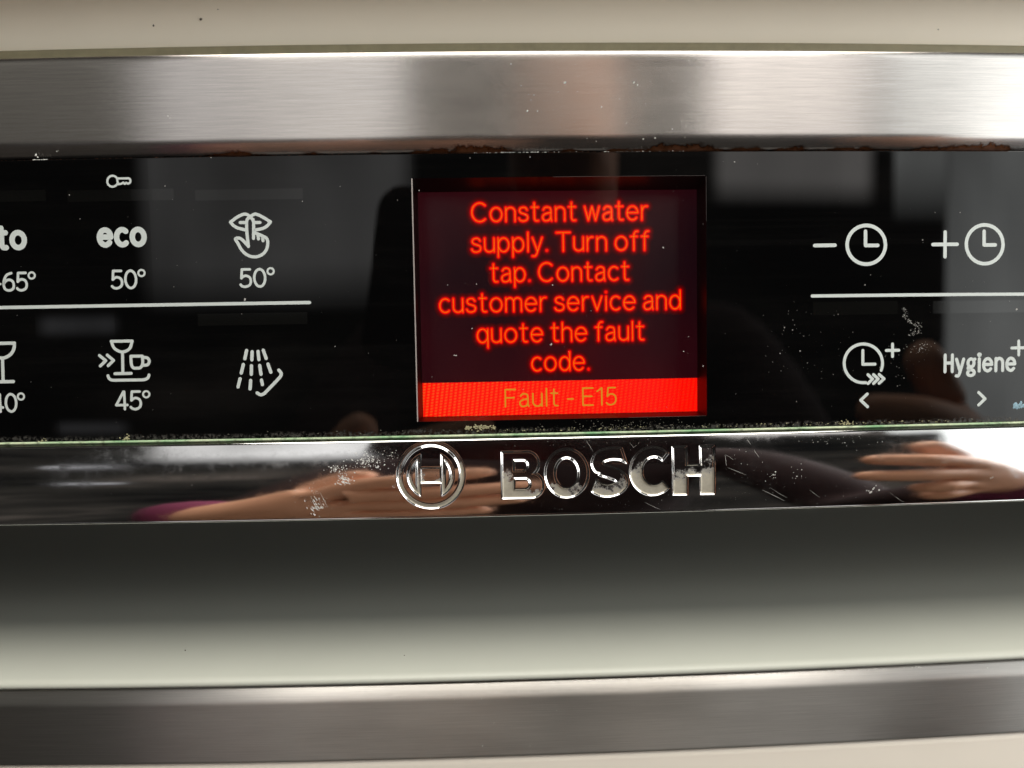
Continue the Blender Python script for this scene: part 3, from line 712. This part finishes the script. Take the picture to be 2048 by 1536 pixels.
def cluster(u, v, su, sv, n, r0, r1, asp=1, ang=None):
    for _ in range(n):
        x, y, z = on_chrome(random.gauss(u, su), random.gauss(v, sv))
        if ZB+.1 < z < ZT-.1: fl.add(x, y, z, random.uniform(r0, r1)*random.uniform(.5, 1), .012, asp*random.uniform(.7, 1.6), ang)
cluster(732, 922, 18, 8, 120, .04, .26); cluster(745, 928, 26, 9, 70, .03, .13); cluster(675, 938, 10, 5, 60, .04, .24)
cluster(690, 960, 10, 6, 70, .04, .22, 2.2, -.6); cluster(628, 1012, 9, 9, 55, .05, .20, 3.2, -1.0); cluster(625, 982, 22, 12, 40, .03, .13)
cluster(790, 968, 8, 9, 30, .04, .16); cluster(780, 910, 10, 6, 26, .03, .16); cluster(650, 1000, 30, 18, 40, .02, .09)
cluster(1542, 951, 9, 6, 10, .08, .22); cluster(1592, 948, 9, 12, 9, .08, .22); cluster(1747, 980, 14, 6, 9, .08, .34); cluster(1984, 956, 4, 1, 2, .1, .2)
cluster(1460, 915, 18, 14, 14, .03, .11); cluster(1500, 960, 60, 28, 50, .02, .08); cluster(1700, 880, 60, 10, 60, .02, .14); cluster(1700, 980, 80, 18, 40, .02, .09)
cluster(1200, 1010, 160, 8, 40, .02, .08); cluster(300, 960, 200, 30, 40, .02, .07); cluster(1200, 885, 120, 6, 60, .02, .08); cluster(560, 905, 100, 12, 6, .05, .1)
fl.build('limescale_specks', LIME, 'white limescale specks on the chrome strip', None)
sc = Strokes(0)
def scratch(P, w, st):
    pts = [on_chrome(*p) for p in P]; b = len(st.V); n = len(pts)
    for i, (x, y, z) in enumerate(pts):
        h = w/2*(1-.7*abs(2*i/(n-1)-1)); a, c = pts[max(0, i-1)], pts[min(n-1, i+1)]
        dx, dz = c[0]-a[0], c[2]-a[2]; l = math.hypot(dx, dz) or 1
        st.V += [(x-dz/l*h, y-.006, z+dx/l*h), (x+dz/l*h, y-.006, z-dx/l*h)]
        if i: q = b+2*i; st.F.append((q-2, q-1, q+1, q))
for P, w in (([(1488, 868), (1500, 885), (1512, 905), (1519, 915)], .10), ([(1451, 910), (1452, 920), (1453, 932)], .09), ([(1452, 910), (1460, 914), (1467, 920)], .07), ([(1455, 935), (1475, 943), (1492, 950)], .08),
             ([(1525, 980), (1550, 992), (1570, 1002)], .09), ([(1540, 975), (1560, 988), (1575, 996)], .05), ([(1620, 980), (1630, 988), (1640, 995)], .06), ([(1260, 885), (1268, 896), (1275, 890)], .06), ([(1172, 880), (1180, 892), (1186, 903)], .06),
             ([(1290, 1005), (1310, 1015), (1322, 1020)], .06), ([(640, 985), (648, 1000), (655, 1015)], .12), ([(630, 983), (638, 1000), (645, 1016)], .08), ([(1780, 985), (1800, 1000), (1810, 1005)], .06)):
    scratch(P, w*.62, sc)
o = sc.build('scratches', LIME, None); o['kind'] = 'stuff'; o['label'] = 'fine pale scratches on the chrome strip'

ds = Flakes()
def on_glass(u, v): x, z = M(u, v, GOFF); return x, bow(x)+GOFF, z
def dust(u, v, r): x, y, z = on_glass(u, v); ds.add(x, y-.01, z, r, .03, random.uniform(.7, 1.8))
for u, v, r in ((490, 599, .22), (2033, 619, .34), (1469, 324, .14), (838, 381, .13), (912, 711, .13), (895, 570, .10), (953, 568, .10), (1105, 570, .13), (1102, 689, .20), (909, 711, .14), (1367, 703, .14), (1406, 732, .19), (1326, 495, .16),
                (1377, 673, .12), (944, 657, .12), (605, 403, .11), (160, 438, .08), (139, 390, .12), (1560, 707, .12), (1600, 702, .14), (1585, 660, .12), (1569, 655, .10), (1808, 756, .14), (1795, 772, .10), (1741, 550, .10), (1730, 570, .13), (680, 373, .08),
                (670, 693, .10), (1050, 430, .06), (1870, 425, .10), (1845, 480, .10), (1920, 425, .07), (795, 400, .09), (1060, 305+9, .10), (940, 316, .09), (422, 315, .12), (330, 372, .10)): dust(u, v, r)
for _ in range(170): dust(random.uniform(-40, 2080), random.uniform(315, 845), random.choice((.025, .03, .035, .05)))
for _ in range(60): dust(random.gauss(1600, 50), random.gauss(680, 60), random.choice((.025, .035, .05, .07)))
wk = [(1806, 618), (1813, 624), (1809, 634), (1818, 641), (1826, 650), (1838, 646), (1830, 660), (1822, 668), (1836, 664), (1843, 655)]
for _ in range(120):
    a = random.randrange(len(wk)-1); t = random.random()
    dust(wk[a][0]+(wk[a+1][0]-wk[a][0])*t+random.gauss(0, 3.0), wk[a][1]+(wk[a+1][1]-wk[a][1])*t+random.gauss(0, 3.0), random.choice((.03, .04, .06, .10)))
for _ in range(36): dust(random.gauss(1800, 26), random.gauss(722, 26), random.choice((.03, .04, .06)))
for _ in range(40): dust(random.gauss(1845, 12), random.gauss(694, 6), random.choice((.03, .05, .08)))
ds.build('dust', DUST, 'dust specks and dried smears on the black glass')
gr = Flakes()
for _ in range(130):
    u = random.choice((random.uniform(-60, 2110), random.gauss(1350, 300))); v = 888-(u*.0215)-abs(random.gauss(0, 5))-2
    if 860 < u < 1000 and random.random() < .4: continue
    x, y, z = on_glass(u, v)
    if z > -18.5: gr.add(x, y-.01, z, random.choice((.03, .05, .08, .12))*random.uniform(.6, 1.3), .03, random.uniform(1, 3), random.uniform(-.3, .3))
for _ in range(130):
    u = random.gauss(1260, 75); v = random.gauss(849, 6); x, y, z = on_glass(u, v)
    if -18.5 < z < HZ0-.05: gr.add(x, y-.01, z, random.choice((.04, .06, .10)), .03, random.uniform(.8, 2))
gr.build('grime', GRIME, 'grey grime along the lower edge of the black glass')
ye = Flakes()
for _ in range(140):
    x, y, z = on_glass(random.uniform(930, 990), random.gauss(855, 2.2)); ye.add(x, y-.01, z, random.choice((.06, .1, .16)), .05, random.uniform(1, 2), random.uniform(-.3, .3))
for _ in range(160):
    u = random.uniform(1000, 1900); x, y, z = on_glass(u, 886-u*.0215-random.uniform(1, 6)); ye.add(x, y-.02, z, random.choice((.03, .05, .09)), .05, random.uniform(1, 3), 0)
for u in (85, 250, 255, 1688, 1692, 1700): 
    for _ in range(14): x, y, z = on_glass(random.gauss(u, 4), 886-u*.0215-abs(random.gauss(0, 4))); ye.add(x, y-.02, z, random.choice((.06, .1, .14)), .06, random.uniform(1, 2))
ye.build('dried_residue', YELLOW, 'yellowish dried residue at the joint of glass and chrome')
bf = Flakes()
for _ in range(16): x, y, z = on_glass(random.gauss(2036, 5), random.gauss(811, 2.5)); bf.add(x, y-.02, z, random.uniform(.2, .42), .08, 1.5)
o = bf.build('paint_flake', BLUE, 'pale blue flake stuck to the lower right of the black glass')
ru = Flakes()
def rdens(u): return .25+.75*max(0, math.sin(u*.011+1.2)*math.sin(u*.0043+.3)+.35*math.sin(u*.031))
for _ in range(2600):
    u = random.uniform(-60, 2110)
    if random.random() > rdens(u) and not 880 < u < 1460: continue
    x, _z = M(u, 310); h = abs(random.gauss(0, .28)); z = 37.50+h
    off = 1.75-max(0, h)*.62
    ru.add(x, bow(x)+off-.03, z, random.choice((.03, .05, .07, .11, .16))*random.uniform(.6, 1.2), .06, random.uniform(.8, 1.8))
ru.build('rust_crumbs', RUST, 'brown rust crust along the lower edge of the upper steel panel')
gl = Flakes()
for _ in range(120):
    u = random.choice((random.uniform(945, 1100), random.uniform(1000, 1400), random.uniform(60, 90)))
    x, _z = M(u, 306); gl.add(x, bow(x)+GOFF+.05, 37.36+random.uniform(-.05, .03), random.uniform(.03, .09), .05, random.uniform(1, 3), 0)  # pale flakes along the glass edge, partly painted as its glints
for u, v, r in ((70, 309, .3), (74, 314, .2), (112, 302, .12)): x, z = M(u, v); gl.add(x, bow(x)+.3, z, r, .1)
gl.build('crumbs_and_glints', LIME, 'pale crumbs and painted glints in the joint between upper steel panel and glass')
ss = Flakes()
for u, v, r in (*[(random.uniform(1040, 1400), random.uniform(120, 285), random.choice((.05, .07, .10))) for _ in range(60)], (1130, 165, .30), (1068, 190, .14), (1062, 200, .13), (1055, 222, .2), (1075, 222, .2), (1203, 214, .17), (1239, 198, .14), (1253, 246, .14), (1268, 165, .25), (1275, 170, .2), (1278, 140, .1), (1310, 276, .22), (1287, 278, .2), (1372, 252, .1),
                (888, 228, .12), (1022, 128, .18), (1020, 270, .1), (890, 114, .06), (441, 105, .12), (723, 102, .12), (1322, 140, .08), (1300, 163, .08), (1345, 258, .12), (1370, 275, .1), (1160, 258, .1), (336, 232, .22), (340, 236, .15)):
    x, z = M(u, v); ss.add(x, bow(x)-.01, z, r*.7, .02, random.uniform(.8, 1.6))
for u, v, r in ((965, 1492, .22), (940, 1524, .14), (1060, 1492, .15), (1113, 1421, .16), (988, 1446, .15), (963, 1398, .14), (909, 1399, .1), (1975, 1336, .2), (1865, 1378, .14), (480, 1496, .1), (1949, 1411, .13)):
    x, z = M(u, v); ss.add(x, bow(x)-.01, z, r*.7, .02, random.uniform(.8, 1.6))
for _ in range(300):
    u = random.uniform(1080, 1850); x, z = M(u, 1364); ss.add(x, bow(x)+1.0, -70.15+random.uniform(-.2, .12)-(.5*random.random()**3), random.choice((.03, .05, .08, .12)), .05, random.uniform(1, 2.5), 0)
ss.build('dried_drops', LIME, 'dried pale drops on the brushed steel')
sp = Flakes()
for u, v, r in ((291, 16, .28), (308, 52, .26), (403, 40, .34), (437, 20, .26), (225, 10, .2), (1875, 60, .2)):
    x, z = M(u, v, 14); sp.add(x, bow(x)+13.7, z, r, .1)
for u, v, r in ((376, 1295, .16), (810, 1305, .14), (1876, 1534, .3)):
    x, z = M(u, v, 6); sp.add(x, bow(x)+4.5, z, r, .1)
sp.build('dark_spots', DARKSPOT, 'small dark spots on the cream worktop edge')

# ------------------------------------------------------------------ photographer, seen only as a reflection
def skin(name, nodes, edges, material, parent, root, levels=2):
    me = bpy.data.meshes.new(name)
    me.from_pydata([(n[0]*MM, n[1]*MM, n[2]*MM) for n in nodes], edges, [])
    o = bpy.data.objects.new(name, me); COL.objects.link(o)
    sk = o.modifiers.new('skin', 'SKIN'); sk.use_smooth_shade = True; sk.branch_smoothing = 0.6
    ss_ = o.modifiers.new('sub', 'SUBSURF'); ss_.levels = levels; ss_.render_levels = levels
    lay_ = me.skin_vertices[0].data if me.skin_vertices else None
    if lay_ is None:
        bm = bmesh.new(); bm.from_mesh(me); bm.verts.layers.skin.verify(); bm.to_mesh(me); bm.free(); lay_ = me.skin_vertices[0].data
    for i, n in enumerate(nodes):
        r = n[3]; lay_[i].radius = ((r[0]*MM, r[1]*MM) if hasattr(r, '__len__') else (r*MM, r*MM)); lay_[i].use_root = (i == root)
    dg = bpy.context.evaluated_depsgraph_get(); ev = o.evaluated_get(dg)
    new = bpy.data.meshes.new_from_object(ev); bpy.data.objects.remove(o); bpy.data.meshes.remove(me)
    new.materials.clear(); new.materials.append(material)
    new.polygons.foreach_set('use_smooth', [True]*len(new.polygons))
    r = bpy.data.objects.new(name, new); COL.objects.link(r); r.parent = parent
    return r
SKIN = simple('skin', (0.82, 0.42, 0.26), 0.5, var=0.08, vscale=40)
SHIRT = simple('dark_maroon_cloth', (0.022, 0.008, 0.009), 0.9, var=0.3, vscale=30)
CUFF = simple('magenta_cloth', (0.16, 0.018, 0.062), 0.85, var=0.2, vscale=60)
HAIR = simple('black_hair', (0.012, 0.010, 0.009), 0.6, var=0.3, vscale=200)
PHONE = simple('phone_back', (0.020, 0.006, 0.008), 0.25, var=0.2)
person = bpy.data.objects.new('person', None); COL.objects.link(person); person.location = (0, 0, 0)
tag(person, 'person in dark maroon top, hands reflected in the chrome either side of the engraved name', 'person')
B = []; Eg = []
def chain(P, start=None):
    prev = start
    for p in P:
        B.append(p); i = len(B)-1
        if prev is not None: Eg.append((prev, i))
        prev = i
    return prev
# spine, neck, head
pel = chain([(75, -560, -420, (150, 100))]); ch = chain([(75, -560, -200, (135, 95)), (75, -560, -20, (150, 90))], pel)
neck = chain([(75, -555, 60, 58)], ch); head = chain([(75, -545, 120, (68, 78)), (75, -540, 190, (80, 96)), (75, -545, 255, (72, 84)), (75, -550, 290, 40)], neck)
nose = chain([(75, -445, 170, 10)], neck+2)
def arm(sgn, elbow, wrist, palm, fingers, thumb):
    sh = chain([(75+sgn*165, -555, 0, 52)], ch); el = chain([(*elbow, 40)], sh)
    wr = chain([(*wrist, (27, 20))], el); pm = chain([(*palm, (36, 17))], wr)
    for F in fingers: chain([(x, y, z, r) for x, y, z, r in F], pm)
    chain([(x, y, z, r) for x, y, z, r in thumb], pm)
def finger(k, mid, tip, r): return [(*k, r*1.12), (*mid, r), (*tip, r*.78)]
arm(-1, (-230, -400, -245), (-134, -168, -104), (-92, -152, -80),
    [finger((-60, -146, -52), (-30, -140, -42), (2, -143, -32), 9.6), finger((-56, -144, -67), (-18, -137, -61), (22, -141, -54), 9.8),
     finger((-58, -144, -82), (-22, -137, -78), (15, -141, -73), 9.4), finger((-64, -146, -98), (-34, -140, -95), (0, -143, -91), 8.6)],
    [(-80, -160, -62, 13), (-66, -168, -44, 11), (-54, -170, -30, 9)])
arm(1, (330, -400, -240), (262, -180, -84), (234, -158, -60),
    [finger((212, -150, -38), (184, -140, -33), (158, -143, -30), 9.4), finger((210, -148, -57), (180, -137, -56), (154, -141, -54), 9.4),
     finger((212, -150, -74), (194, -136, -76), (184, -145, -77), 9.2), finger((216, -154, -90), (202, -142, -92), (194, -148, -92), 8.4)],
    [(222, -164, -34, 13), (208, -166, -16, 11), (200, -160, -4, 9.5)])
skin('body', B, Eg, SKIN, person, pel, 2)
T = [(75, -560, -430, (165, 115)), (75, -560, -200, (152, 112)), (75, -560, -15, (165, 104)), (75, -556, 45, 66),
     (-92, -555, 4, 64), (-216, -402, -230, 54), (-164, -216, -132, 36), (242, -555, 4, 64), (328, -402, -236, 54), (274, -205, -106, 36)]
skin('shirt', T, [(0, 1), (1, 2), (2, 3), (2, 4), (4, 5), (5, 6), (2, 7), (7, 8), (8, 9)], SHIRT, person, 0, 2)
skin('cuff', [(-160, -206, -126, 38), (-142, -180, -112, 35), (-132, -166, -104, 31)], [(0, 1), (1, 2)], CUFF, person, 0, 2)
skin('cuff', [(276, -208, -107, 38), (270, -185, -95, 35), (264, -172, -89, 30)], [(0, 1), (1, 2)], CUFF, person, 0, 2)
skin('hair', [(75, -575, 150, (76, 70)), (75, -570, 220, (90, 88)), (75, -556, 285, (84, 80))], [(0, 1), (1, 2)], HAIR, person, 0, 2)
def phone():
    bm = bmesh.new(); bmesh.ops.create_cube(bm, size=1.0)
    for v in bm.verts: v.co = Vector((v.co.x*.150, v.co.y*.0085, v.co.z*.074))
    e = [e for e in bm.edges if abs(e.verts[0].co.y-e.verts[1].co.y) > .001]
    bmesh.ops.bevel(bm, geom=e, offset=.011, segments=6, affect='EDGES', profile=.5)
    bmesh.ops.bevel(bm, geom=[e for e in bm.edges if abs(e.verts[0].co.y-e.verts[1].co.y) < 1e-5 and len(e.link_faces) == 2 and e.calc_face_angle(0) > 1.2], offset=.002, segments=2, affect='EDGES')
    me = bpy.data.meshes.new('phone'); bm.to_mesh(me); bm.free(); me.materials.append(PHONE)
    o = bpy.data.objects.new('phone', me); COL.objects.link(o); o.location = (.022, -.1625, .017); o.rotation_euler = (0, math.radians(9), 0)
    return o
tag(phone(), 'dark maroon phone held sideways, reflected in the middle of the black glass', 'phone')
